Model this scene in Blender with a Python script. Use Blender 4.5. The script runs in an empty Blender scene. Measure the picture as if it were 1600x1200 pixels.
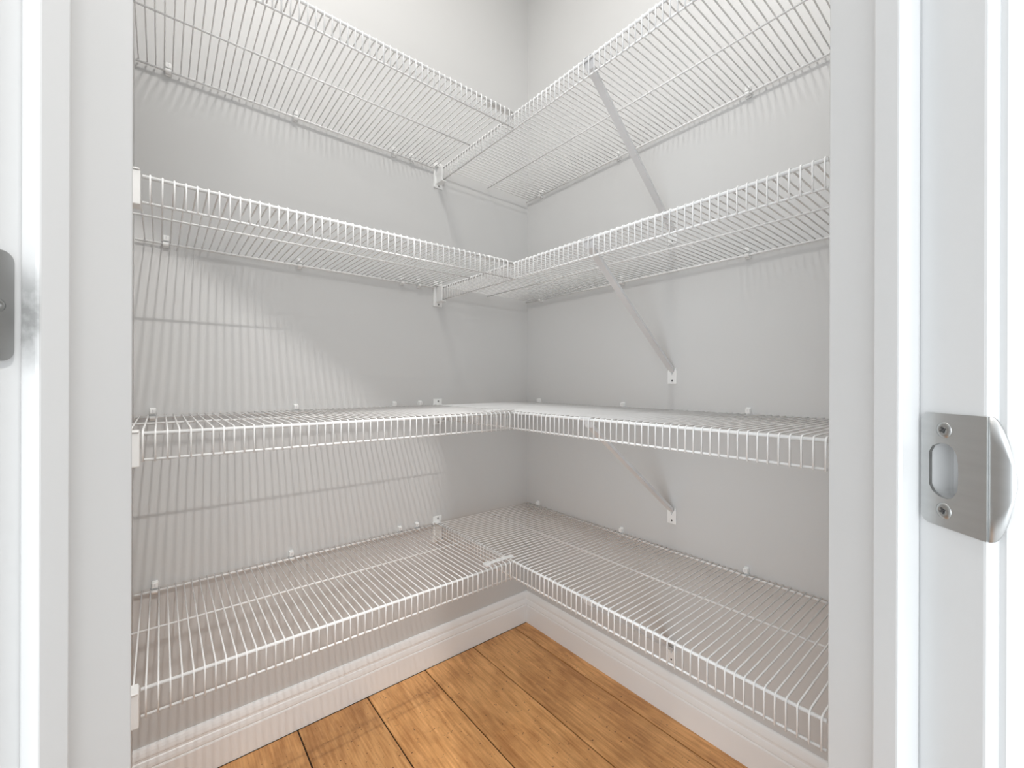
import bpy, bmesh, math, random
from mathutils import Vector, Matrix

random.seed(4)
scene = bpy.context.scene
COL = scene.collection

# ------------------------------------------------------------------ camera
YAW = 0.8812                                   # heading, measured from +x
CAM = Vector((-1.1428, -1.2915, 0.955))
cam_data = bpy.data.cameras.new('camera')
cam = bpy.data.objects.new('camera', cam_data)
COL.objects.link(cam)
cam_data.sensor_width = 36.0
cam_data.lens = 666.2832 / 1600.0 * 36.0
cam_data.shift_x = -0.4254 / 1600.0
cam_data.shift_y = -1.816 / 1600.0
cam_data.clip_start = 0.01
H = Vector((math.cos(YAW), math.sin(YAW), 0.0))
Rt = Vector((H.y, -H.x, 0.0))
ROLL = 0.003
R2 = Rt * math.cos(ROLL) + Vector((0, 0, 1)) * math.sin(ROLL)
U2 = R2.cross(H)
cam.matrix_world = Matrix(((R2.x, U2.x, -H.x, CAM.x), (R2.y, U2.y, -H.y, CAM.y),
                           (R2.z, U2.z, -H.z, CAM.z), (0, 0, 0, 1)))
scene.camera = cam

# ------------------------------------------------------------------ world, lamps, exposure
world = bpy.data.worlds.new('world')
scene.world = world
world.use_nodes = True
wbg = world.node_tree.nodes['Background']
wbg.inputs[0].default_value = (0.97, 0.985, 1.0, 1)
wbg.inputs[1].default_value = 0.5

def lamp(name, loc, power, size, color=(1, 0.975, 0.94), target=None):
    d = bpy.data.lights.new(name, 'AREA')
    d.shape = 'DISK'
    d.size = size
    d.energy = power
    d.color = color
    o = bpy.data.objects.new(name, d)
    o.location = loc
    COL.objects.link(o)
    return o

CEIL = 2.70
# added unseen fill panels lifting the pantry light: opposite it, and to either side
_ax = math.radians(48.0)
_A = Vector((math.cos(_ax), math.sin(_ax), 0)); _B = Vector((math.sin(_ax), -math.cos(_ax), 0))
def fill_panel(name, da, db, power):
    d = bpy.data.lights.new(name, 'AREA')
    d.shape = 'RECTANGLE'; d.size = 1.5; d.size_y = 2.0
    d.energy = power; d.color = (0.885, 0.95, 1.0)
    o = bpy.data.objects.new(name, d)
    p = CAM - _A * da + _B * db
    o.location = (p.x, p.y, 1.08)
    aim = CAM + _A * 0.3 - p
    o.rotation_euler = Vector((aim.x, aim.y, 0)).to_track_quat('-Z', 'Y').to_euler()
    COL.objects.link(o)
fill_panel('kitchen_fill_opposite', 2.9, 0.0, 34)
fill_panel('kitchen_fill_west', 2.5, -1.45, 38)
fill_panel('kitchen_fill_far_west', 1.9, -1.9, 16)
fill_panel('kitchen_fill_east', 2.5, 1.45, 17)
fill_panel('kitchen_fill_far_east', 1.9, 1.9, 14)
lamp('kitchen_downlight_near', (-1.03, -1.80, CEIL - 0.012), 26, 0.05)
lamp('kitchen_downlight_far', (-1.45, -2.25, CEIL - 0.012), 6, 0.055)
lamp('pantry_downlight', (-0.80, -0.72, CEIL - 0.012), 9.0, 0.20)

scene.view_settings.view_transform = 'Standard'
scene.view_settings.look = 'None'
scene.view_settings.gamma = 1.0
scene.view_settings.use_curve_mapping = False
scene.view_settings.exposure = 0.14

# ------------------------------------------------------------------ materials
def new_mat(name):
    m = bpy.data.materials.new(name)
    m.use_nodes = True
    nt = m.node_tree
    return m, nt, nt.nodes['Principled BSDF']

def paint(name, col, rough=0.5, var=0.03, scale=3.0, bump=0.0, bscale=300.0, spec=0.5, coat=0.0):
    m, nt, b = new_mat(name)
    tc = nt.nodes.new('ShaderNodeTexCoord')
    n = nt.nodes.new('ShaderNodeTexNoise')
    n.inputs['Scale'].default_value = scale
    n.inputs['Detail'].default_value = 4
    r = nt.nodes.new('ShaderNodeValToRGB')
    r.color_ramp.elements[0].color = tuple(c * (1 - var) for c in col) + (1,)
    r.color_ramp.elements[1].color = tuple(min(1, c * (1 + var)) for c in col) + (1,)
    r.color_ramp.elements[0].position = 0.3
    r.color_ramp.elements[1].position = 0.7
    nt.links.new(tc.outputs['Object'], n.inputs['Vector'])
    nt.links.new(n.outputs['Fac'], r.inputs['Fac'])
    nt.links.new(r.outputs['Color'], b.inputs['Base Color'])
    b.inputs['Roughness'].default_value = rough
    b.inputs['Specular IOR Level'].default_value = spec
    if coat:
        b.inputs['Coat Weight'].default_value = coat
    if bump:
        n2 = nt.nodes.new('ShaderNodeTexNoise')
        n2.inputs['Scale'].default_value = bscale
        bp = nt.nodes.new('ShaderNodeBump')
        bp.inputs['Strength'].default_value = bump
        bp.inputs['Distance'].default_value = 0.001
        nt.links.new(tc.outputs['Object'], n2.inputs['Vector'])
        nt.links.new(n2.outputs['Fac'], bp.inputs['Height'])
        nt.links.new(bp.outputs['Normal'], b.inputs['Normal'])
    return m

M = {}
M['wall'] = paint('wall_paint', (0.645, 0.643, 0.637), 0.5, 0.012, 2.0, 0.06, 220.0, 0.4)
M['ceiling'] = paint('ceiling_paint', (0.80, 0.79, 0.77), 0.7, 0.01)
M['base'] = paint('trim_paint_lightened', (0.92, 0.92, 0.917), 0.35, 0.01, 6.0, 0.02, 60.0, 0.5)  # same trim white, lightened to offset the dim light near the floor
M['kfloor'] = paint('pale_kitchen_floor', (0.60, 0.605, 0.61), 0.5, 0.06, 4.0)
M['trim'] = paint('trim_paint_darkened', (0.635, 0.635, 0.633), 0.32, 0.012, 6.0, 0.03, 60.0, 0.5)  # same trim white, darkened to offset the strong light at the doorway
M['vinyl'] = paint('white_vinyl', (0.91, 0.91, 0.905), 0.3, 0.01, 8.0)
M['plastic'] = paint('white_plastic', (0.90, 0.90, 0.89), 0.35, 0.01, 20.0)
M['bracket'] = paint('grey_white_enamel', (0.76, 0.76, 0.765), 0.4, 0.02, 20.0)

def metal(name, col, rough, var=0.08, scale=40.0, stretch=(1, 1, 1)):
    m, nt, b = new_mat(name)
    tc = nt.nodes.new('ShaderNodeTexCoord')
    mp = nt.nodes.new('ShaderNodeMapping')
    mp.inputs['Scale'].default_value = stretch
    n = nt.nodes.new('ShaderNodeTexNoise')
    n.inputs['Scale'].default_value = scale
    n.inputs['Detail'].default_value = 5
    r = nt.nodes.new('ShaderNodeValToRGB')
    r.color_ramp.elements[0].color = tuple(c * (1 - var) for c in col) + (1,)
    r.color_ramp.elements[1].color = tuple(min(1, c * (1 + var)) for c in col) + (1,)
    nt.links.new(tc.outputs['Object'], mp.inputs['Vector'])
    nt.links.new(mp.outputs['Vector'], n.inputs['Vector'])
    nt.links.new(n.outputs['Fac'], r.inputs['Fac'])
    nt.links.new(r.outputs['Color'], b.inputs['Base Color'])
    b.inputs['Metallic'].default_value = 1.0
    b.inputs['Roughness'].default_value = rough
    return m

M['nickel'] = metal('satin_nickel', (0.53, 0.535, 0.53), 0.42, 0.08, 30.0, (1, 1, 8))
M['hinge'] = metal('hinge_steel', (0.42, 0.42, 0.415), 0.45, 0.08, 30.0)
M['screw'] = metal('screw_steel', (0.42, 0.42, 0.41), 0.35, 0.1, 200.0)
M['dark'] = paint('screw_recess', (0.06, 0.06, 0.06), 0.6, 0.1, 100.0)
M['subfloor'] = paint('subfloor', (0.03, 0.018, 0.010), 0.9, 0.3, 10.0)

def wood_material():
    m, nt, b = new_mat('old_pine_board')
    L = nt.links.new
    tc = nt.nodes.new('ShaderNodeTexCoord')
    oi = nt.nodes.new('ShaderNodeObjectInfo')
    # every board samples its own region of the grain field
    mul = nt.nodes.new('ShaderNodeVectorMath'); mul.operation = 'MULTIPLY'
    comb = nt.nodes.new('ShaderNodeCombineXYZ')
    for i in range(3):
        L(oi.outputs['Random'], comb.inputs[i])
    mul.inputs[1].default_value = (3.7, 23.1, 9.3)
    L(comb.outputs[0], mul.inputs[0])
    add = nt.nodes.new('ShaderNodeVectorMath'); add.operation = 'ADD'
    L(tc.outputs['Object'], add.inputs[0]); L(mul.outputs[0], add.inputs[1])
    # slow warp so the grain wanders into cathedral arches
    wmap = nt.nodes.new('ShaderNodeMapping'); wmap.inputs['Scale'].default_value = (3.6, 0.8, 1)
    L(add.outputs[0], wmap.inputs['Vector'])
    wn = nt.nodes.new('ShaderNodeTexNoise'); wn.inputs['Scale'].default_value = 1.5; wn.inputs['Detail'].default_value = 2
    L(wmap.outputs[0], wn.inputs['Vector'])
    ring = nt.nodes.new('ShaderNodeMath'); ring.operation = 'MULTIPLY'; ring.inputs[1].default_value = 62.0
    L(wn.outputs['Fac'], ring.inputs[0])
    sep = nt.nodes.new('ShaderNodeSeparateXYZ'); L(add.outputs[0], sep.inputs[0])
    mx = nt.nodes.new('ShaderNodeMath'); mx.operation = 'MULTIPLY_ADD'; mx.inputs[1].default_value = 210.0
    L(sep.outputs[0], mx.inputs[0]); L(ring.outputs[0], mx.inputs[2])
    sn = nt.nodes.new('ShaderNodeMath'); sn.operation = 'SINE'; L(mx.outputs[0], sn.inputs[0])
    s01 = nt.nodes.new('ShaderNodeMath'); s01.operation = 'MULTIPLY_ADD'; s01.inputs[1].default_value = 0.5; s01.inputs[2].default_value = 0.5
    L(sn.outputs[0], s01.inputs[0])
    # fine fibres
    fmap = nt.nodes.new('ShaderNodeMapping'); fmap.inputs['Scale'].default_value = (190, 12, 1)
    L(add.outputs[0], fmap.inputs['Vector'])
    fn = nt.nodes.new('ShaderNodeTexNoise'); fn.inputs['Scale'].default_value = 1.0; fn.inputs['Detail'].default_value = 5
    L(fmap.outputs[0], fn.inputs['Vector'])
    base = nt.nodes.new('ShaderNodeValToRGB')
    base.color_ramp.elements[0].position = 0.25
    base.color_ramp.elements[1].position = 0.8
    base.color_ramp.elements[0].color = (0.58, 0.275, 0.105, 1)
    base.color_ramp.elements[1].color = (0.95, 0.55, 0.255, 1)
    mixf = nt.nodes.new('ShaderNodeMath'); mixf.operation = 'MULTIPLY_ADD'; mixf.inputs[1].default_value = 0.13
    half = nt.nodes.new('ShaderNodeMath'); half.operation = 'MULTIPLY'; half.inputs[1].default_value = 0.90
    L(fn.outputs['Fac'], half.inputs[0])
    L(s01.outputs[0], mixf.inputs[0]); L(half.outputs[0], mixf.inputs[2])
    L(mixf.outputs[0], base.inputs['Fac'])
    # blotchy stain
    sn2 = nt.nodes.new('ShaderNodeTexNoise'); sn2.inputs['Scale'].default_value = 9.0; sn2.inputs['Detail'].default_value = 6; sn2.inputs['Roughness'].default_value = 0.65
    smap = nt.nodes.new('ShaderNodeMapping'); smap.inputs['Scale'].default_value = (1.0, 0.5, 1)
    L(add.outputs[0], smap.inputs['Vector']); L(smap.outputs[0], sn2.inputs['Vector'])
    sr = nt.nodes.new('ShaderNodeValToRGB')
    sr.color_ramp.elements[0].position = 0.36; sr.color_ramp.elements[0].color = (0.52, 0.42, 0.36, 1)
    sr.color_ramp.elements[1].position = 0.56; sr.color_ramp.elements[1].color = (1, 1, 1, 1)
    L(sn2.outputs['Fac'], sr.inputs['Fac'])
    mm = nt.nodes.new('ShaderNodeMix'); mm.data_type = 'RGBA'; mm.blend_type = 'MULTIPLY'; mm.inputs[0].default_value = 0.62
    L(base.outputs['Color'], mm.inputs[6]); L(sr.outputs['Color'], mm.inputs[7])
    # dark worm specks and dings
    vo = nt.nodes.new('ShaderNodeTexNoise'); vo.inputs['Scale'].default_value = 130.0; vo.inputs['Detail'].default_value = 1
    L(add.outputs[0], vo.inputs['Vector'])
    vr = nt.nodes.new('ShaderNodeValToRGB')
    vr.color_ramp.elements[0].position = 0.22; vr.color_ramp.elements[0].color = (0.25, 0.2, 0.18, 1)
    vr.color_ramp.elements[1].position = 0.29; vr.color_ramp.elements[1].color = (1, 1, 1, 1)
    L(vo.outputs['Fac'], vr.inputs['Fac'])
    m2 = nt.nodes.new('ShaderNodeMix'); m2.data_type = 'RGBA'; m2.blend_type = 'MULTIPLY'; m2.inputs[0].default_value = 1.0
    L(mm.outputs[2], m2.inputs[6]); L(vr.outputs['Color'], m2.inputs[7])
    # board to board tint
    hv = nt.nodes.new('ShaderNodeHueSaturation'); hv.inputs['Saturation'].default_value = 1.05
    mr = nt.nodes.new('ShaderNodeMapRange'); mr.inputs[3].default_value = 0.90; mr.inputs[4].default_value = 1.12
    L(oi.outputs['Random'], mr.inputs[0]); L(mr.outputs[0], hv.inputs['Value'])
    L(m2.outputs[2], hv.inputs['Color'])
    L(hv.outputs['Color'], b.inputs['Base Color'])
    b.inputs['Roughness'].default_value = 0.42
    bp = nt.nodes.new('ShaderNodeBump'); bp.inputs['Strength'].default_value = 0.12; bp.inputs['Distance'].default_value = 0.001
    L(mixf.outputs[0], bp.inputs['Height']); L(bp.outputs['Normal'], b.inputs['Normal'])
    return m
M['wood'] = wood_material()

def scuffed_trim():
    """stop paint with the grey rub mark left by the door edge (object coordinates in metres)"""
    m, nt, b = new_mat('scuffed_trim_paint')
    L = nt.links.new
    tc = nt.nodes.new('ShaderNodeTexCoord')
    sep = nt.nodes.new('ShaderNodeSeparateXYZ'); L(tc.outputs['Object'], sep.inputs[0])
    d = nt.nodes.new('ShaderNodeMath'); d.operation = 'SUBTRACT'; d.inputs[1].default_value = 0.992
    L(sep.outputs[2], d.inputs[0])
    ab = nt.nodes.new('ShaderNodeMath'); ab.operation = 'ABSOLUTE'; L(d.outputs[0], ab.inputs[0])
    mr = nt.nodes.new('ShaderNodeMapRange'); mr.inputs[1].default_value = 0.012; mr.inputs[2].default_value = 0.034
    mr.inputs[3].default_value = 1.0; mr.inputs[4].default_value = 0.0
    L(ab.outputs[0], mr.inputs[0])
    n = nt.nodes.new('ShaderNodeTexNoise'); n.inputs['Scale'].default_value = 110; n.inputs['Detail'].default_value = 5
    L(tc.outputs['Object'], n.inputs['Vector'])
    rr = nt.nodes.new('ShaderNodeMapRange'); rr.inputs[1].default_value = 0.35; rr.inputs[2].default_value = 0.62
    rr.inputs[3].default_value = 0.45; rr.inputs[4].default_value = 1.0
    L(n.outputs['Fac'], rr.inputs[0])
    mu0 = nt.nodes.new('ShaderNodeMath'); mu0.operation = 'MULTIPLY'; L(mr.outputs[0], mu0.inputs[0]); L(rr.outputs[0], mu0.inputs[1])
    edge = nt.nodes.new('ShaderNodeMapRange'); edge.inputs[1].default_value = 0.2416; edge.inputs[2].default_value = 0.2432
    edge.inputs[3].default_value = 1.0; edge.inputs[4].default_value = 0.0
    L(sep.outputs[1], edge.inputs[0])
    mu = nt.nodes.new('ShaderNodeMath'); mu.operation = 'MULTIPLY'; L(mu0.outputs[0], mu.inputs[0]); L(edge.outputs[0], mu.inputs[1])
    mix = nt.nodes.new('ShaderNodeMix'); mix.data_type = 'RGBA'
    mix.inputs[6].default_value = (0.635, 0.635, 0.633, 1); mix.inputs[7].default_value = (0.30, 0.30, 0.295, 1)  # ground tone is the darkened trim white
    L(mu.outputs[0], mix.inputs[0]); L(mix.outputs[2], b.inputs['Base Color'])
    b.inputs['Roughness'].default_value = 0.36
    return m
M['scuff'] = scuffed_trim()

# ------------------------------------------------------------------ helpers
def link(name, mesh, mat=None, parent=None, loc=None):
    o = bpy.data.objects.new(name, mesh)
    COL.objects.link(o)
    if mat is not None and not mesh.materials:
        mesh.materials.append(mat)
    if parent is not None:
        o.parent = parent
    if loc is not None:
        o.location = loc
    return o

def empty(name, loc=(0, 0, 0), rz=0.0):
    o = bpy.data.objects.new(name, None)
    o.empty_display_size = 0.02
    o.location = loc
    o.rotation_euler = (0, 0, rz)
    COL.objects.link(o)
    return o

def tag(o, label, cat, group=None):
    o['label'] = label
    o['category'] = cat
    if group:
        o['group'] = group
    return o

def struct(o, label=None):
    o['kind'] = 'structure'
    if label:
        o['label'] = label
    return o

def mesh_from(name, verts, faces, smooth=False):
    me = bpy.data.meshes.new(name)
    me.from_pydata([tuple(v) for v in verts], [], faces)
    me.update()
    bm = bmesh.new(); bm.from_mesh(me)
    bmesh.ops.recalc_face_normals(bm, faces=bm.faces)
    bm.to_mesh(me); bm.free()
    if smooth:
        for p in me.polygons:
            p.use_smooth = True
    return me

def bm_mesh(name, bm, smooth=False):
    bmesh.ops.recalc_face_normals(bm, faces=bm.faces)
    me = bpy.data.meshes.new(name)
    bm.to_mesh(me); bm.free()
    if smooth:
        for p in me.polygons:
            p.use_smooth = True
    return me

def add_box(bm, lo, hi, bevel=0.0, seg=2, xf=None):
    r = bmesh.ops.create_cube(bm, size=1.0)
    vs = r['verts']
    for v in vs:
        v.co = Vector(((lo[i] + hi[i]) / 2 + v.co[i] * (hi[i] - lo[i]) for i in range(3)))
    if bevel:
        es = list({e for v in vs for e in v.link_edges})
        rb = bmesh.ops.bevel(bm, geom=es, offset=bevel, segments=seg, affect='EDGES', profile=0.5)
        vs = list({v for f in rb['faces'] for v in f.verts} | {v for v in vs if v.is_valid})
    if xf is not None:
        for v in vs:
            v.co = xf @ v.co
    return vs

def box_mesh(name, lo, hi, bevel=0.0, seg=2):
    bm = bmesh.new()
    add_box(bm, lo, hi, bevel, seg)
    me = bm_mesh(name, bm)
    return me

def tube(path, rad, n=6, caps=True):
    """vertices and faces of a tube swept along a polyline (no twist for planar paths)"""
    pts = [Vector(p) for p in path]
    vs, fs = [], []
    prev_n = None
    for i, p in enumerate(pts):
        if i == 0:
            t = (pts[1] - p).normalized()
        elif i == len(pts) - 1:
            t = (p - pts[i - 1]).normalized()
        else:
            t = ((pts[i + 1] - p).normalized() + (p - pts[i - 1]).normalized()).normalized()
        if prev_n is None:
            ref = Vector((0, 0, 1)) if abs(t.z) < 0.9 else Vector((0, 1, 0))
            nrm = (ref - t * ref.dot(t)).normalized()
        else:
            nrm = (prev_n - t * prev_n.dot(t)).normalized()
        prev_n = nrm
        bn = t.cross(nrm)
        for k in range(n):
            a = 2 * math.pi * k / n
            vs.append(p + nrm * (rad * math.cos(a)) + bn * (rad * math.sin(a)))
    for i in range(len(pts) - 1):
        for k in range(n):
            a, b = i * n + k, i * n + (k + 1) % n
            fs.append((a, b, b + n, a + n))
    if caps:
        fs.append(tuple(range(n - 1, -1, -1)))
        fs.append(tuple((len(pts) - 1) * n + k for k in range(n)))
    return vs, fs

def tube_mesh(name, path, rad, n=8, smooth=True):
    vs, fs = tube(path, rad, n)
    me = mesh_from(name, vs, fs, False)
    if smooth:
        for p in me.polygons:
            p.use_smooth = len(p.vertices) == 4
    return me

def extrude_poly(name, pts2d, depth, plane='yz', bevel=0.0):
    """prism from a 2-D outline; plane 'yz' extrudes along +x, 'xz' along -y"""
    bm = bmesh.new()
    def P(a, b, d):
        return Vector((d, a, b)) if plane == 'yz' else Vector((a, -d, b))
    v0 = [bm.verts.new(P(a, b, 0)) for a, b in pts2d]
    v1 = [bm.verts.new(P(a, b, depth)) for a, b in pts2d]
    bm.faces.new(v0); bm.faces.new(list(reversed(v1)))
    n = len(pts2d)
    for i in range(n):
        bm.faces.new((v0[i], v1[i], v1[(i + 1) % n], v0[(i + 1) % n]))
    if bevel:
        bmesh.ops.bevel(bm, geom=list(bm.edges), offset=bevel, segments=1, affect='EDGES')
    return bm_mesh(name, bm)

def screw_mesh(name, r=0.0028, h=0.0012):
    """round screw head facing +x with a cross recess ring"""
    bm = bmesh.new()
    n = 12
    prof = [(0.0, r), (h * 0.55, r * 0.92), (h, r * 0.6), (h * 0.98, r * 0.3), (h * 0.45, r * 0.2)]
    rings = []
    for x, rr in prof:
        rings.append([bm.verts.new((x, rr * math.cos(2 * math.pi * k / n), rr * math.sin(2 * math.pi * k / n))) for k in range(n)])
    for a, b in zip(rings, rings[1:]):
        for k in range(n):
            bm.faces.new((a[k], a[(k + 1) % n], b[(k + 1) % n], b[k]))
    bm.faces.new(rings[-1]); bm.faces.new(list(reversed(rings[0])))
    return bm_mesh(name, bm, True)

# ------------------------------------------------------------------ room shell
# left wall: plane y = 0 (x < 0); right wall: plane x = 0 (y < 0); corner at the origin
XR, YR = -1.190, -1.125                        # inner faces of the two return walls
struct(link('wall_left', box_mesh('wall_left', (-1.35, 0.0, -0.05), (0.12, 0.12, CEIL)), M['wall']))
struct(link('wall_right', box_mesh('wall_right', (0.0, -1.66, -0.05), (0.12, 0.0, CEIL)), M['wall']))
struct(link('wall_return_left', box_mesh('wall_return_left', (XR - 0.115, -0.86, -0.05), (XR, 0.0, CEIL)), M['wall']))
struct(link('wall_return_right', box_mesh('wall_return_right', (-0.455, -1.64, -0.05), (0.0, YR, CEIL)), M['wall']))
struct(link('ceiling', box_mesh('ceiling', (-3.6, -4.2, CEIL), (1.4, 0.12, CEIL + 0.1)), M['ceiling']))

# door wall, built in door coordinates: a = through the opening, b = to the right
AX = math.radians(48.0)
DA = Vector((math.cos(AX), math.sin(AX), 0)); DB = Vector((math.sin(AX), -math.cos(AX), 0))
A0, A1 = 0.207, 0.3144                         # kitchen and pantry faces of the frame
BL, BR = -0.3045, 0.212                        # jamb faces
S0, S1, ST = 0.241, 0.2597, 0.0116             # door stop: near face, far face, thickness
HEAD = 2.12
def door_mesh(name, boxes, bevel=0.0, seg=2):
    """boxes given as (a0, a1, b0, b1, z0, z1)"""
    bm = bmesh.new()
    for a0, a1, b0, b1, z0, z1 in boxes:
        add_box(bm, (b0, a0, z0), (b1, a1, z1), bevel, seg)
    return bm_mesh(name, bm)
DROOT_ROT = math.atan2(DB.y, DB.x)             # local x = b, local y = a
def door_obj(name, me, mat, parent=None):
    o = link(name, me, mat)
    if parent is None:
        o.location = (CAM.x, CAM.y, 0); o.rotation_euler = (0, 0, DROOT_ROT)
    else:
        o.parent = parent
    return o

struct(door_obj('wall_door', door_mesh('wall_door', [
    (A0 + 0.001, A1 - 0.001, -1.5, BL - 0.017, -0.05, CEIL),
    (A0 + 0.001, A1 - 0.001, BR + 0.017, 1.5, -0.05, CEIL),
    (A0 + 0.001, A1 - 0.001, BL - 0.017, BR + 0.017, HEAD + 0.017, CEIL)]), M['wall']))

door = empty('door_1', (CAM.x, CAM.y, 0), DROOT_ROT)
struct(door, 'white painted wooden door frame around the pantry opening')
door_obj('jamb', door_mesh('jamb_l', [(A0, A1, BL - 0.018, BL, 0, HEAD)], 0.0022, 3), M['trim'], door)
jr = door_obj('jamb', door_mesh('jamb_r', [(A0, A1, BR, BR + 0.018, 0, HEAD)], 0.0022, 3), M['trim'], door)
def cut(o, me_cut):
    """bake a boolean difference into the object's mesh"""
    c = bpy.data.objects.new('cutter', me_cut); COL.objects.link(c); c.parent = o.parent
    md = o.modifiers.new('cut', 'BOOLEAN'); md.object = c; md.operation = 'DIFFERENCE'; md.solver = 'EXACT'
    dg = bpy.context.evaluated_depsgraph_get()
    me = bpy.data.meshes.new_from_object(o.evaluated_get(dg))
    o.modifiers.remove(md); o.data = me
    bpy.data.objects.remove(c)
cut(jr, door_mesh('mortise', [(0.223 - 0.0044, 0.223 + 0.0126, BR - 0.004, BR + 0.013, 0.911 - 0.0150, 0.911 + 0.0146)], 0.003, 3))
door_obj('head_jamb', door_mesh('head_jamb', [(A0, A1, BL, BR, HEAD - 0.001, HEAD + 0.018)], 0.0015), M['trim'], door)
door_obj('door_stop', door_mesh('stop_l', [(S0, S1, BL, BL + ST, 0, HEAD)], 0.0018, 3), M['scuff'], door)
door_obj('door_stop', door_mesh('stop_r', [(S0, S1, BR - ST, BR, 0, HEAD)], 0.0018, 3), M['trim'], door)
door_obj('door_stop', door_mesh('stop_h', [(S0, S1, BL, BR, HEAD - ST, HEAD)], 0.0018, 3), M['trim'], door)

def casing(name, side):
    """moulded casing on the kitchen face; thin rounded inner edge, thicker outer edge"""
    prof = [(0.005, 0.0), (0.005, 0.003), (0.0065, 0.0048), (0.009, 0.0052), (0.013, 0.0046), (0.020, 0.0070),
            (0.036, 0.0100), (0.055, 0.0120), (0.0595, 0.0112), (0.0605, 0.009), (0.0605, 0.0)]
    vs, fs = [], []
    n = len(prof)
    for z in (0.0, HEAD + 0.005):
        for w, t in prof:
            b = (BR + w) if side > 0 else (BL - w)
            vs.append((b, A0 - t, z))
    for i in range(n):
        j = (i + 1) % n
        fs.append((i, j, n + j, n + i))
    fs.append(tuple(range(n))); fs.append(tuple(range(2 * n - 1, n - 1, -1)))
    o = door_obj(name, mesh_from(name, vs, fs), M['trim'])
    struct(o)
casing('trim_1', 1)
casing('trim_2', -1)

# baseboards
BPROF = [(0.0, 0.0), (0.0145, 0.0), (0.0145, 0.066), (0.0135, 0.0685), (0.0118, 0.0695), (0.0122, 0.0715), (0.0136, 0.0735),
         (0.0128, 0.080), (0.0108, 0.0875), (0.0088, 0.0895), (0.0085, 0.0945), (0.0100, 0.0965), (0.0098, 0.100),
         (0.0082, 0.107), (0.0060, 0.1135), (0.0036, 0.1172), (0.0, 0.118)]
def baseboard(name, p_end, wall):
    vs, fs = [], []
    n = len(BPROF)
    for t, z in BPROF:                          # mitred inside corner
        vs.append((-t, -t, z))
    for t, z in BPROF:
        vs.append((p_end, -t, z) if wall == 'left' else (-t, p_end, z))
    for i in range(n):
        j = (i + 1) % n
        fs.append((i, j, n + j, n + i))
    fs.append(tuple(range(n))); fs.append(tuple(range(2 * n - 1, n - 1, -1)))
    o = link(name, mesh_from(name, vs, fs), M['base'])
    struct(o)
baseboard('baseboard_left', XR, 'left')
baseboard('baseboard_right', YR, 'right')

# floor: dark sub-floor in the joints and one object per board, running out at the doorway
floor = link('floor', box_mesh('floor', (-1.30, -1.64, -0.06), (0.0, 0.0, -0.0045)), M['subfloor'])
struct(floor, 'old honey brown wide plank wooden floor of the pantry')
PW, GAP = 0.1939, 0.0036
edges = [0.0, -0.0745] + [-0.0745 - PW * k for k in range(1, 7)]
for k in range(len(edges) - 1):
    x1, x0 = edges[k] - (GAP / 2 if k else 0), edges[k + 1] + GAP / 2
    w = x1 - x0
    xc = (x0 + x1) / 2
    y1 = -0.0165
    y0 = CAM.y + (0.25 - (xc - CAM.x) * math.cos(AX)) / math.sin(AX)
    y0 = max(y0, -1.45)
    bm = bmesh.new()
    add_box(bm, (-w / 2, y0, -0.0045), (w / 2, y1, 0.0), 0.0007, 1)
    link('plank', bm_mesh('plank', bm), M['wood'], floor, (xc, 0, random.uniform(-0.0006, 0.0)))
kf = door_obj('floor_kitchen', door_mesh('floor_kitchen', [(-3.4, 0.262, -3.2, 3.2, -0.06, -0.0012)]), M['kfloor'])
struct(kf)

# ------------------------------------------------------------------ wire shelves
SZ = [1.6812, 1.2769, 0.8737, 0.4725]          # height of the front and back rods
PITCH = 0.01508
DEP = 0.4065                                   # front rod from the wall
MID = 0.2020
RF, RB, RL, RW = 0.0031, 0.0027, 0.0021, 0.00145
LIP = 0.0412
TIER = ['topmost', 'second from the top', 'third from the top', 'lowest']
TIERC = ['top', 'upper middle', 'lower middle', 'bottom']

def wire_path(front, side):
    """deck wire from the wall over the front rod and down the lip; returned in (distance from wall, z)"""
    zt = RF + RW
    xf = front + RF + RW * 0.9
    r = 0.006
    return [(0.0035, RB + RW), (front * 0.5, 0.5 * (RB + RF) + RW), (xf - r, zt), (xf - r * 0.3, zt - r * 0.3),
            (xf, zt - r), (xf, -LIP - 0.003)]
wp = wire_path(DEP, 0)
me_wire_left = tube_mesh('deck_wire_left', [(0, -d, z) for d, z in wp], RW, 6)
me_wire_right = tube_mesh('deck_wire_right', [(-d, 0, z) for d, z in wp], RW, 6)

def rod_along(name, a, b, axis, off, z, r, parent, n=10):
    if axis == 'x':
        path = [(a, -off, z), (b, -off, z)]
    else:
        path = [(-off, a, z), (-off, b, z)]
    return link(name, tube_mesh(name, path, r, n), M['vinyl'], parent)

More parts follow.
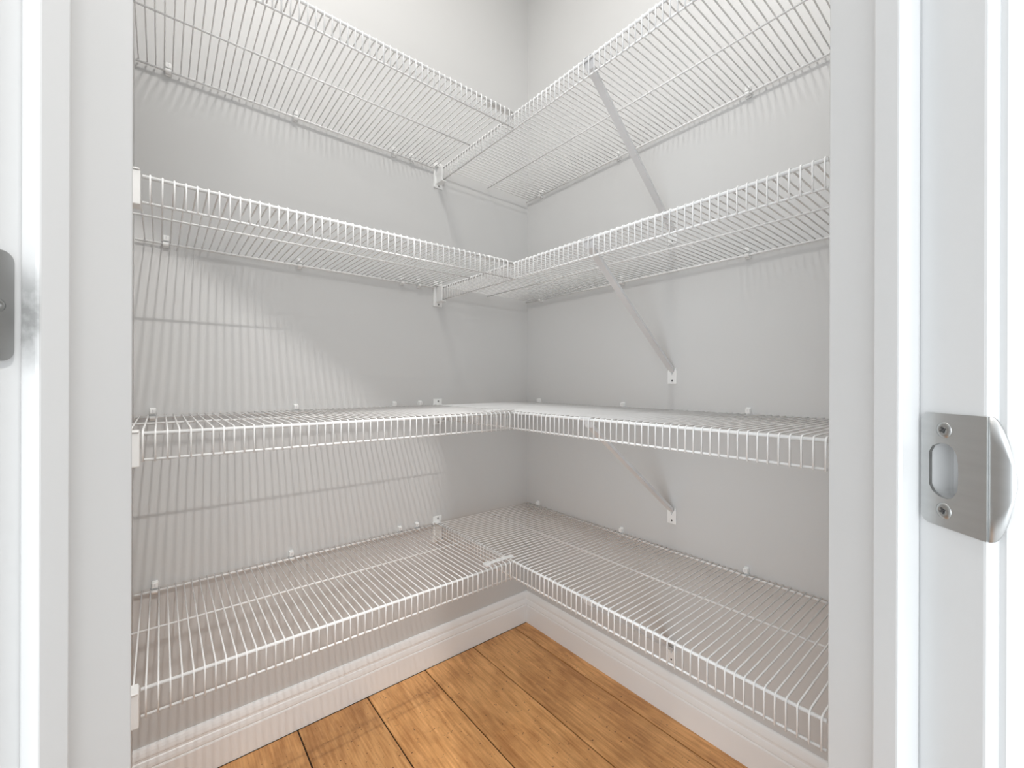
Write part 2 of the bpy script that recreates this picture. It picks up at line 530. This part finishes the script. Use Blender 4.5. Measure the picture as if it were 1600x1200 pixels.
LX0, LX1 = -1.1655, -0.4140                    # left shelf: from the return wall to the right shelf's lip
RY0, RY1 = -1.1085, -0.0035                    # right shelf: from the return wall to the left wall
LST = [-1.1832, -1.1713, -1.1792, -1.1746]      # first wire of each shelf, as cut
RST = [-1.1046, -1.1049, -1.1070, -1.1029]
for i, z in enumerate(SZ):
    # left shelf
    sh = empty('wire_shelf', (0, 0, z))
    tag(sh, 'white wire shelf along the left wall, %s of the four there' % TIER[i], 'shelf', 'wire shelves on the left wall')
    n = int((LX1 - 0.0065 - LST[i]) / PITCH) + 1
    for k in range(n):
        link('deck_wire', me_wire_left, M['vinyl'], sh, (LST[i] + PITCH * k, 0, 0))
    rod_along('front_rod', LX0, LX1, 'x', DEP, 0, RF, sh)
    rod_along('back_rod', LX0 - 0.0225, -0.4290, 'x', 0.0095, 0, RB, sh)
    rod_along('middle_rod', LX0 - 0.0225, LX1, 'x', MID, 0.0002, RL, sh)
    rod_along('lip_rod', LX0, LX1, 'x', DEP + RF + RW * 0.9 - RW - RL * 0.8, -LIP, RL, sh)
    # right shelf
    sh = empty('wire_shelf', (0, 0, z))
    tag(sh, 'white wire shelf along the right wall, %s of the four there' % TIER[i], 'shelf', 'wire shelves on the right wall')
    k = 0
    while RST[i] + PITCH * k < -0.006:
        link('deck_wire', me_wire_right, M['vinyl'], sh, (0, RST[i] + PITCH * k, 0))
        k += 1
    rod_along('front_rod', RY0, RY1, 'y', DEP, 0, RF, sh)
    rod_along('back_rod', RY0, RY1, 'y', 0.0095, 0, RB, sh)
    rod_along('middle_rod', RY0, RY1, 'y', MID, 0.0002, RL, sh)
    rod_along('lip_rod', RY0, RY1, 'y', DEP + RF + RW * 0.9 - RW - RL * 0.8, -LIP, RL, sh)

# ------------------------------------------------------------------ wall clips
def clip_meshes():
    """local +x points out of the wall, y along it; origin on the wall at rod height"""
    bm = bmesh.new()
    # tapered body, wider head above the rod
    out = [(-0.0052, -0.007), (0.0052, -0.007), (0.0056, 0.004), (0.0062, 0.0155), (0.0050, 0.0185), (-0.0050, 0.0185), (-0.0062, 0.0155), (-0.0056, 0.004)]
    v0 = [bm.verts.new((0.0, a, b)) for a, b in out]
    v1 = [bm.verts.new((0.0046 if b > 0.0 else 0.0040, a * 0.94, b)) for a, b in out]
    bm.faces.new(v0); bm.faces.new(v1)
    for i in range(len(out)):
        j = (i + 1) % len(out)
        bm.faces.new((v0[i], v0[j], v1[j], v1[i]))
    bmesh.ops.bevel(bm, geom=list(bm.edges), offset=0.0006, segments=1, affect='EDGES')
    body = bm_mesh('clip_body', bm)
    # head block that snaps over the rod
    bm = bmesh.new()
    add_box(bm, (0.0035, -0.0050, 0.0062), (0.0105, 0.0050, 0.0165), 0.0012, 2)
    head = bm_mesh('clip_head', bm)
    # C hook around the underside of the rod
    bm = bmesh.new()
    cx, ro, ri = 0.0085, 0.0054, 0.0027
    n = 9
    rings = []
    for k in range(n):
        a = math.radians(180 + 200 * k / (n - 1))
        c, s = math.cos(a), math.sin(a)
        rings.append([bm.verts.new((cx + ro * c, -0.0048, ro * s)), bm.verts.new((cx + ro * c, 0.0048, ro * s)),
                      bm.verts.new((cx + ri * c, 0.0048, ri * s)), bm.verts.new((cx + ri * c, -0.0048, ri * s))])
    for a, b in zip(rings, rings[1:]):
        for q in range(4):
            bm.faces.new((a[q], a[(q + 1) % 4], b[(q + 1) % 4], b[q]))
    bm.faces.new(rings[0]); bm.faces.new(rings[-1])
    hook = bm_mesh('clip_hook', bm)
    bm = bmesh.new()
    add_box(bm, (0.0100, -0.0012, 0.0090), (0.0108, 0.0012, 0.0145), 0.0003, 1)
    pin = bm_mesh('clip_pin', bm)
    return body, head, hook, pin
CLIP = clip_meshes()
def wall_clip(loc, rz, label):
    t = empty('wall_clip', loc, rz)
    t.scale = (1.12, 1.08, 1.15)
    tag(t, label, 'clip', 'shelf clips on the walls')
    for nm, me, mt in zip(('body', 'head', 'hook', 'pin'), CLIP, ('plastic', 'plastic', 'plastic', 'bracket')):
        link(nm, me, M[mt], t)
ORD_L = ['nearest the door frame', 'second from the door frame', 'third from the door frame', 'nearest the end bracket']
LCLIP = [[-1.134, -0.857, -0.569, -0.511], [-1.140, -0.847, -0.550, -0.489], [-1.151, -0.849, -0.564, -0.481], [-1.157, -0.866, -0.550, -0.482]]
RCLIP = [[-0.081, -0.452, -0.844], [-0.090, -0.459, -0.840], [-0.077, -0.462, -0.836], [-0.068, -0.466, -0.840]]
ORD_R = ['nearest the corner', 'middle one of its shelf', 'nearest the door frame']
def off_wire(v, start):
    """slide a clip to the gap between two deck wires"""
    k = math.floor((v - start) / PITCH)
    return start + PITCH * (k + 0.5)
for i, z in enumerate(SZ):
    for j, x in enumerate(LCLIP[i]):
        wall_clip((off_wire(x, LST[i]), 0.0, z), -math.pi / 2, 'small white plastic clip under the %s left wall shelf, %s' % (TIERC[i], ORD_L[j]) if i < 2 else
                  'small white plastic clip above the %s left wall shelf, %s' % (TIERC[i], ORD_L[j]))
    for j, y in enumerate(RCLIP[i]):
        wall_clip((0.0, off_wire(y, RST[i]), z), math.pi, 'small white plastic clip holding the %s right wall shelf, %s' % (TIERC[i], ORD_R[j]))

# ------------------------------------------------------------------ end brackets
def bracket_meshes():
    """local +x out of the wall, +y to the bracket's side, origin on the wall at the front rod"""
    bm = bmesh.new()
    add_box(bm, (0.0, -0.0165, -0.062), (0.0028, 0.0165, 0.026), 0.0008, 1)
    add_box(bm, (0.0, -0.0185, -0.062), (0.0075, -0.0150, 0.006), 0.0008, 1)      # raised side flange
    plate = bm_mesh('bracket_plate', bm)
    bm = bmesh.new()
    # cup: cheek towards the left shelf, floor and roof cap; open towards the right shelf
    add_box(bm, (0.0020, -0.0082, -0.0480), (0.0400, -0.0040, 0.0040), 0.001, 2)
    add_box(bm, (0.0020, -0.0082, -0.0490), (0.0400, 0.0100, -0.0455), 0.001, 2)
    add_box(bm, (0.0020, -0.0150, 0.0050), (0.0200, 0.0060, 0.0085), 0.001, 2)
    cup = bm_mesh('bracket_cup', bm)
    return plate, cup
BR_PLATE, BR_CUP = bracket_meshes()
BR_SCREW = screw_mesh('bracket_screw', 0.0036, 0.0014)
def end_bracket(loc, rz, label, mirror=False):
    t = empty('end_bracket', loc, rz)
    tag(t, label, 'bracket', 'end brackets of the shelves')
    link('plate', BR_PLATE, M['plastic'], t)
    link('cup', BR_CUP, M['plastic'], t)
    for dz in (0.0175, -0.0545):
        link('screw', BR_SCREW, M['screw'], t, (0.0026, 0.002, dz))
    return t
for i, z in enumerate(SZ):
    end_bracket((-0.4105, 0.0, z), -math.pi / 2, 'white plastic end bracket on the left wall carrying the %s right wall shelf' % TIERC[i])
# the left shelves end on the return wall beside the door frame
def cap_meshes():
    bm = bmesh.new()
    add_box(bm, (0.0, -0.012, -0.0500), (0.0225, 0.0160, 0.0030), 0.0016, 2)
    body = bm_mesh('cap_body', bm)
    bm = bmesh.new()
    add_box(bm, (0.0, -0.014, 0.0030), (0.0215, 0.0150, 0.0056), 0.001, 2)
    lid = bm_mesh('cap_lid', bm)
    return body, lid
CAPB, CAPL = cap_meshes()
for i, z in enumerate(SZ):
    if i == 0:
        continue                                # the top one lies above the picture
    t = empty('end_bracket', (XR, -DEP - 0.004, z), 0)
    tag(t, 'white plastic end cap bracket at the %s left wall shelf beside the door frame' % TIERC[i], 'bracket', 'end brackets of the shelves')
    link('body', CAPB, M['plastic'], t)
    link('lid', CAPL, M['plastic'], t)

# ------------------------------------------------------------------ diagonal support braces (right wall)
BY_TOP, BY_BOT = -0.6600, -0.6345
def brace_meshes():
    # local origin on the wall, y = 0 at the wall plate, z = 0 at rod height; -x is out of the wall
    dy = BY_TOP - BY_BOT
    P0 = Vector((-0.0030, 0.0, -0.2890)); P1 = Vector((-DEP + 0.010, dy, -0.0170))
    d = (P1 - P0)
    t = d.normalized()
    side = Vector((0, 1, 0)); side = (side - t * side.dot(t)).normalized()
    up = side.cross(t)
    if up.z < 0:
        up = -up
    # shallow U channel section, flanges towards the shelf
    w, h, th = 0.0085, 0.0065, 0.0012
    sec = [(-w, h), (-w, -0.001), (w, -0.001), (w, h), (w - th, h), (w - th, -0.001 + th), (-w + th, -0.001 + th), (-w + th, h)]
    vs, fs = [], []
    stations = [0.0, 0.03, 0.93, 1.0]
    for s in stations:
        k = 0.55 if s == 0.0 else 1.0
        for a, b in sec:
            vs.append(P0 + d * s + side * (a * k) + up * (b * k))
    n = len(sec)
    for q in range(len(stations) - 1):
        for i in range(n):
            j = (i + 1) % n
            fs.append((q * n + i, q * n + j, (q + 1) * n + j, (q + 1) * n + i))
    fs.append(tuple(range(n))); fs.append(tuple(range((len(stations) - 1) * n + n - 1, (len(stations) - 1) * n - 1, -1)))
    strut = mesh_from('brace_strut', vs, fs)
    # wall plate with its V notch
    o = [(-0.0135, -0.324), (0.0135, -0.324), (0.0135, -0.290), (0.0115, -0.276), (0.0085, -0.284), (0.0, -0.300),
         (-0.0085, -0.284), (-0.0115, -0.276), (-0.0135, -0.290)]
    bm = bmesh.new()
    v0 = [bm.verts.new((0.0, a, b)) for a, b in o]; v1 = [bm.verts.new((-0.0032, a, b)) for a, b in o]
    bm.faces.new(v0); bm.faces.new(v1)
    for i in range(len(o)):
        j = (i + 1) % len(o)
        bm.faces.new((v0[i], v0[j], v1[j], v1[i]))
    bmesh.ops.bevel(bm, geom=list(bm.edges), offset=0.0005, segments=1, affect='EDGES')
    plate = bm_mesh('brace_plate', bm)
    # broad saddle hooked over the front rod
    bm = bmesh.new()
    yy = dy
    pth = [(-DEP + 0.030, -0.0215), (-DEP + 0.0105, -0.0175), (-DEP + 0.0058, -0.006), (-DEP + 0.0052, 0.0018), (-DEP + 0.0025, 0.0046), (-DEP - 0.002, 0.0048), (-DEP - 0.0046, 0.002)]
    rows = []
    for q, (x, z) in enumerate(pth):
        hw = 0.0085 if q == 0 else (0.0105 if q == 1 else 0.0140)
        rows.append((bm.verts.new((x, yy - hw, z)), bm.verts.new((x, yy + hw, z))))
    for a, b in zip(rows, rows[1:]):
        bm.faces.new((a[0], a[1], b[1], b[0]))
    bmesh.ops.recalc_face_normals(bm, faces=bm.faces)
    bmesh.ops.solidify(bm, geom=list(bm.faces), thickness=0.0012)
    hook = bm_mesh('brace_hook', bm)
    return strut, plate, hook
STRUT, BPLATE, BHOOK = brace_meshes()
BSCREW = screw_mesh('brace_screw', 0.0026, 0.0014)
for i, z in enumerate(SZ):
    t = empty('support_brace', (0.0, BY_BOT, z))
    tag(t, 'pale grey metal diagonal brace under the %s right wall shelf' % TIERC[i], 'brace', 'diagonal shelf braces')
    link('strut', STRUT, M['bracket'], t)
    link('hook', BHOOK, M['bracket'], t)
    p = link('wall_plate', BPLATE, M['plastic'], t)
    s = link('screw', BSCREW, M['dark'], p, (-0.0030, -0.0005, -0.3145))
    s.rotation_euler = (0, 0, math.pi)

# ------------------------------------------------------------------ joiner clips where the shelves meet
def joiner_meshes():
    bm = bmesh.new()
    add_box(bm, (-0.078, -0.0065, 0.0), (0.012, 0.0065, 0.0032), 0.0012, 2)
    strap = bm_mesh('joiner_strap', bm)
    bm = bmesh.new()
    add_box(bm, (-0.0085, -0.0085, -0.0040), (0.0085, 0.0085, 0.0046), 0.0022, 2)
    knob = bm_mesh('joiner_knob', bm)
    bm = bmesh.new()
    for q in range(4):
        add_box(bm, (-0.068 + 0.0151 * q, -0.0075, 0.0024), (-0.062 + 0.0151 * q, 0.0075, 0.0046), 0.0008, 1)
    ribs = bm_mesh('joiner_ribs', bm)
    return strap, knob, ribs
JO = joiner_meshes()
for i, z in enumerate(SZ):
    t = empty('shelf_joiner', (-0.4065, -0.3875, z + RF + 2 * RW))
    tag(t, 'white plastic joiner strap across the inner corner of the two %s shelves' % TIERC[i], 'joiner', 'joiners at the inner corner')
    link('strap', JO[0], M['plastic'], t)
    link('knob', JO[1], M['plastic'], t, (-0.075, 0.0, 0.0))
    link('ribs', JO[2], M['plastic'], t)

# ------------------------------------------------------------------ strike plate (right jamb) and hinge leaf (left jamb)
def strike_plate():
    zc, hh = 0.9110, 0.0290
    root = empty('strike_plate', (CAM.x, CAM.y, 0), DROOT_ROT)
    tag(root, 'satin nickel door strike plate screwed to the right jamb', 'strike plate')
    root.location = CAM + DB * BR + DA * 0.223; root.location.z = zc
    # plate mesh in (a, z) with a D shaped latch hole; thickness towards -b
    a_in, a_out = 0.2392 - 0.223, 0.2062 - 0.223
    th = 0.0016
    def rounded(a, z):
        return a, z
    outer = []
    rr = 0.0045
    for k in range(7):
        t = math.pi / 2 * k / 6
        outer.append((a_in - rr + rr * math.sin(t), hh - rr + rr * math.cos(t)))
    for k in range(7):
        t = math.pi / 2 * k / 6
        outer.append((a_in - rr + rr * math.cos(t), -hh + rr - rr * math.sin(t)))
    # from lower right going to a_out
    outer += [(a_out, -hh), (a_out, hh)]
    # latch hole: straight side towards the stop, concave side towards the kitchen
    hole = [(0.0118, 0.0085), (0.0098, 0.0120), (0.0060, 0.0138), (0.0015, 0.0136), (-0.0012, 0.0118), (-0.0030, 0.0085), (-0.0036, 0.0040),
            (-0.0037, -0.0010), (-0.0036, -0.0055), (-0.0030, -0.0095), (-0.0010, -0.0128), (0.0020, -0.0142), (0.0062, -0.0138), (0.0098, -0.0118), (0.0118, -0.0085)]
    bm = bmesh.new()
    vo = [bm.verts.new((0, a, z)) for a, z in outer]
    vh = [bm.verts.new((0, a, z)) for a, z in hole]
    eo = [bm.edges.new((vo[i], vo[(i + 1) % len(vo)])) for i in range(len(vo))]
    eh = [bm.edges.new((vh[i], vh[(i + 1) % len(vh)])) for i in range(len(vh))]
    bmesh.ops.triangle_fill(bm, use_beauty=True, edges=eo + eh)
    r = bmesh.ops.extrude_face_region(bm, geom=list(bm.faces))
    for v in [g for g in r['geom'] if isinstance(g, bmesh.types.BMVert)]:
        v.co.x -= th
    plate = link('plate', bm_mesh('strike_face', bm), M['nickel'], root)
    # curled D lip
    bm = bmesh.new()
    rows = []
    steps = 28
    for s in range(steps + 1):
        u = s / steps
        a = a_out - 0.0088 * math.sin(u * math.pi / 2 * 0.98)
        b = -th * 0.5 + 0.0034 * (1 - math.cos(u * math.pi / 2))
        half = hh * (max(0.0, 1 - (math.sin(u * math.pi / 2) * 0.996) ** 2.0)) ** 0.5
        rows.append([(b, a, half * q) for q in (-1, -0.6, -0.2, 0.2, 0.6, 1)])
    vr = [[bm.verts.new(p) for p in row] for row in rows]
    for r0, r1 in zip(vr, vr[1:]):
        for q in range(5):
            bm.faces.new((r0[q], r0[q + 1], r1[q + 1], r1[q]))
    bmesh.ops.recalc_face_normals(bm, faces=bm.faces)
    bmesh.ops.solidify(bm, geom=list(bm.faces), thickness=th * 0.9)
    link('lip', bm_mesh('strike_lip', bm, True), M['nickel'], plate)
    sm = screw_mesh('strike_screw', 0.0044, 0.0010)
    for dz in (0.0206, -0.0206):
        s = link('screw', sm, M['screw'], plate, (-th + 0.0003, 0.0037, dz))
        s.rotation_euler = (0.4, 0, math.pi)
        for ang in (0, math.pi / 2):
            c = link('slot', SLOT, M['dark'], s, (0.0006, 0, 0))
            c.rotation_euler = (ang, 0, 0)
    return root
bm = bmesh.new(); add_box(bm, (0.0, -0.0016, -0.00035), (0.0006, 0.0016, 0.00035)); SLOT = bm_mesh('slot', bm)
strike_plate()

def hinge_leaf():
    root = empty('hinge_leaf')
    tag(root, 'grey steel hinge leaf screwed to the left jamb', 'hinge')
    root.rotation_euler = (0, 0, DROOT_ROT)
    zc, hh = 0.9985, 0.0318
    root.location = CAM + DB * BL + DA * 0.222; root.location.z = zc
    a1, a0 = 0.2372 - 0.222, 0.2075 - 0.222
    rr, th = 0.0062, 0.0018
    out = []
    for k in range(8):
        t = math.pi / 2 * k / 7
        out.append((a1 - rr + rr * math.sin(t), hh - rr + rr * math.cos(t)))
    for k in range(8):
        t = math.pi / 2 * k / 7
        out.append((a1 - rr + rr * math.cos(t), -hh + rr - rr * math.sin(t)))
    out += [(a0, -hh), (a0, hh)]
    bm = bmesh.new()
    v0 = [bm.verts.new((0.0, a, z)) for a, z in out]; v1 = [bm.verts.new((th, a, z)) for a, z in out]
    bm.faces.new(v0); bm.faces.new(v1)
    for i in range(len(out)):
        j = (i + 1) % len(out)
        bm.faces.new((v0[i], v0[j], v1[j], v1[i]))
    leaf = link('leaf', bm_mesh('leaf', bm), M['hinge'], root)
    sm = screw_mesh('hinge_screw', 0.0040, 0.0012)
    for da, dz in ((0.0072, 0.0), (-0.004, 0.021), (-0.004, -0.021)):
        link('screw', sm, M['screw'], leaf, (th - 0.0002, da, dz))
    # knuckle barrel on the kitchen edge
    kn = tube_mesh('knuckle', [(0.004, a0 - 0.003, -hh), (0.004, a0 - 0.003, hh)], 0.0048, 12)
    link('knuckle', kn, M['hinge'], root)
hinge_leaf()
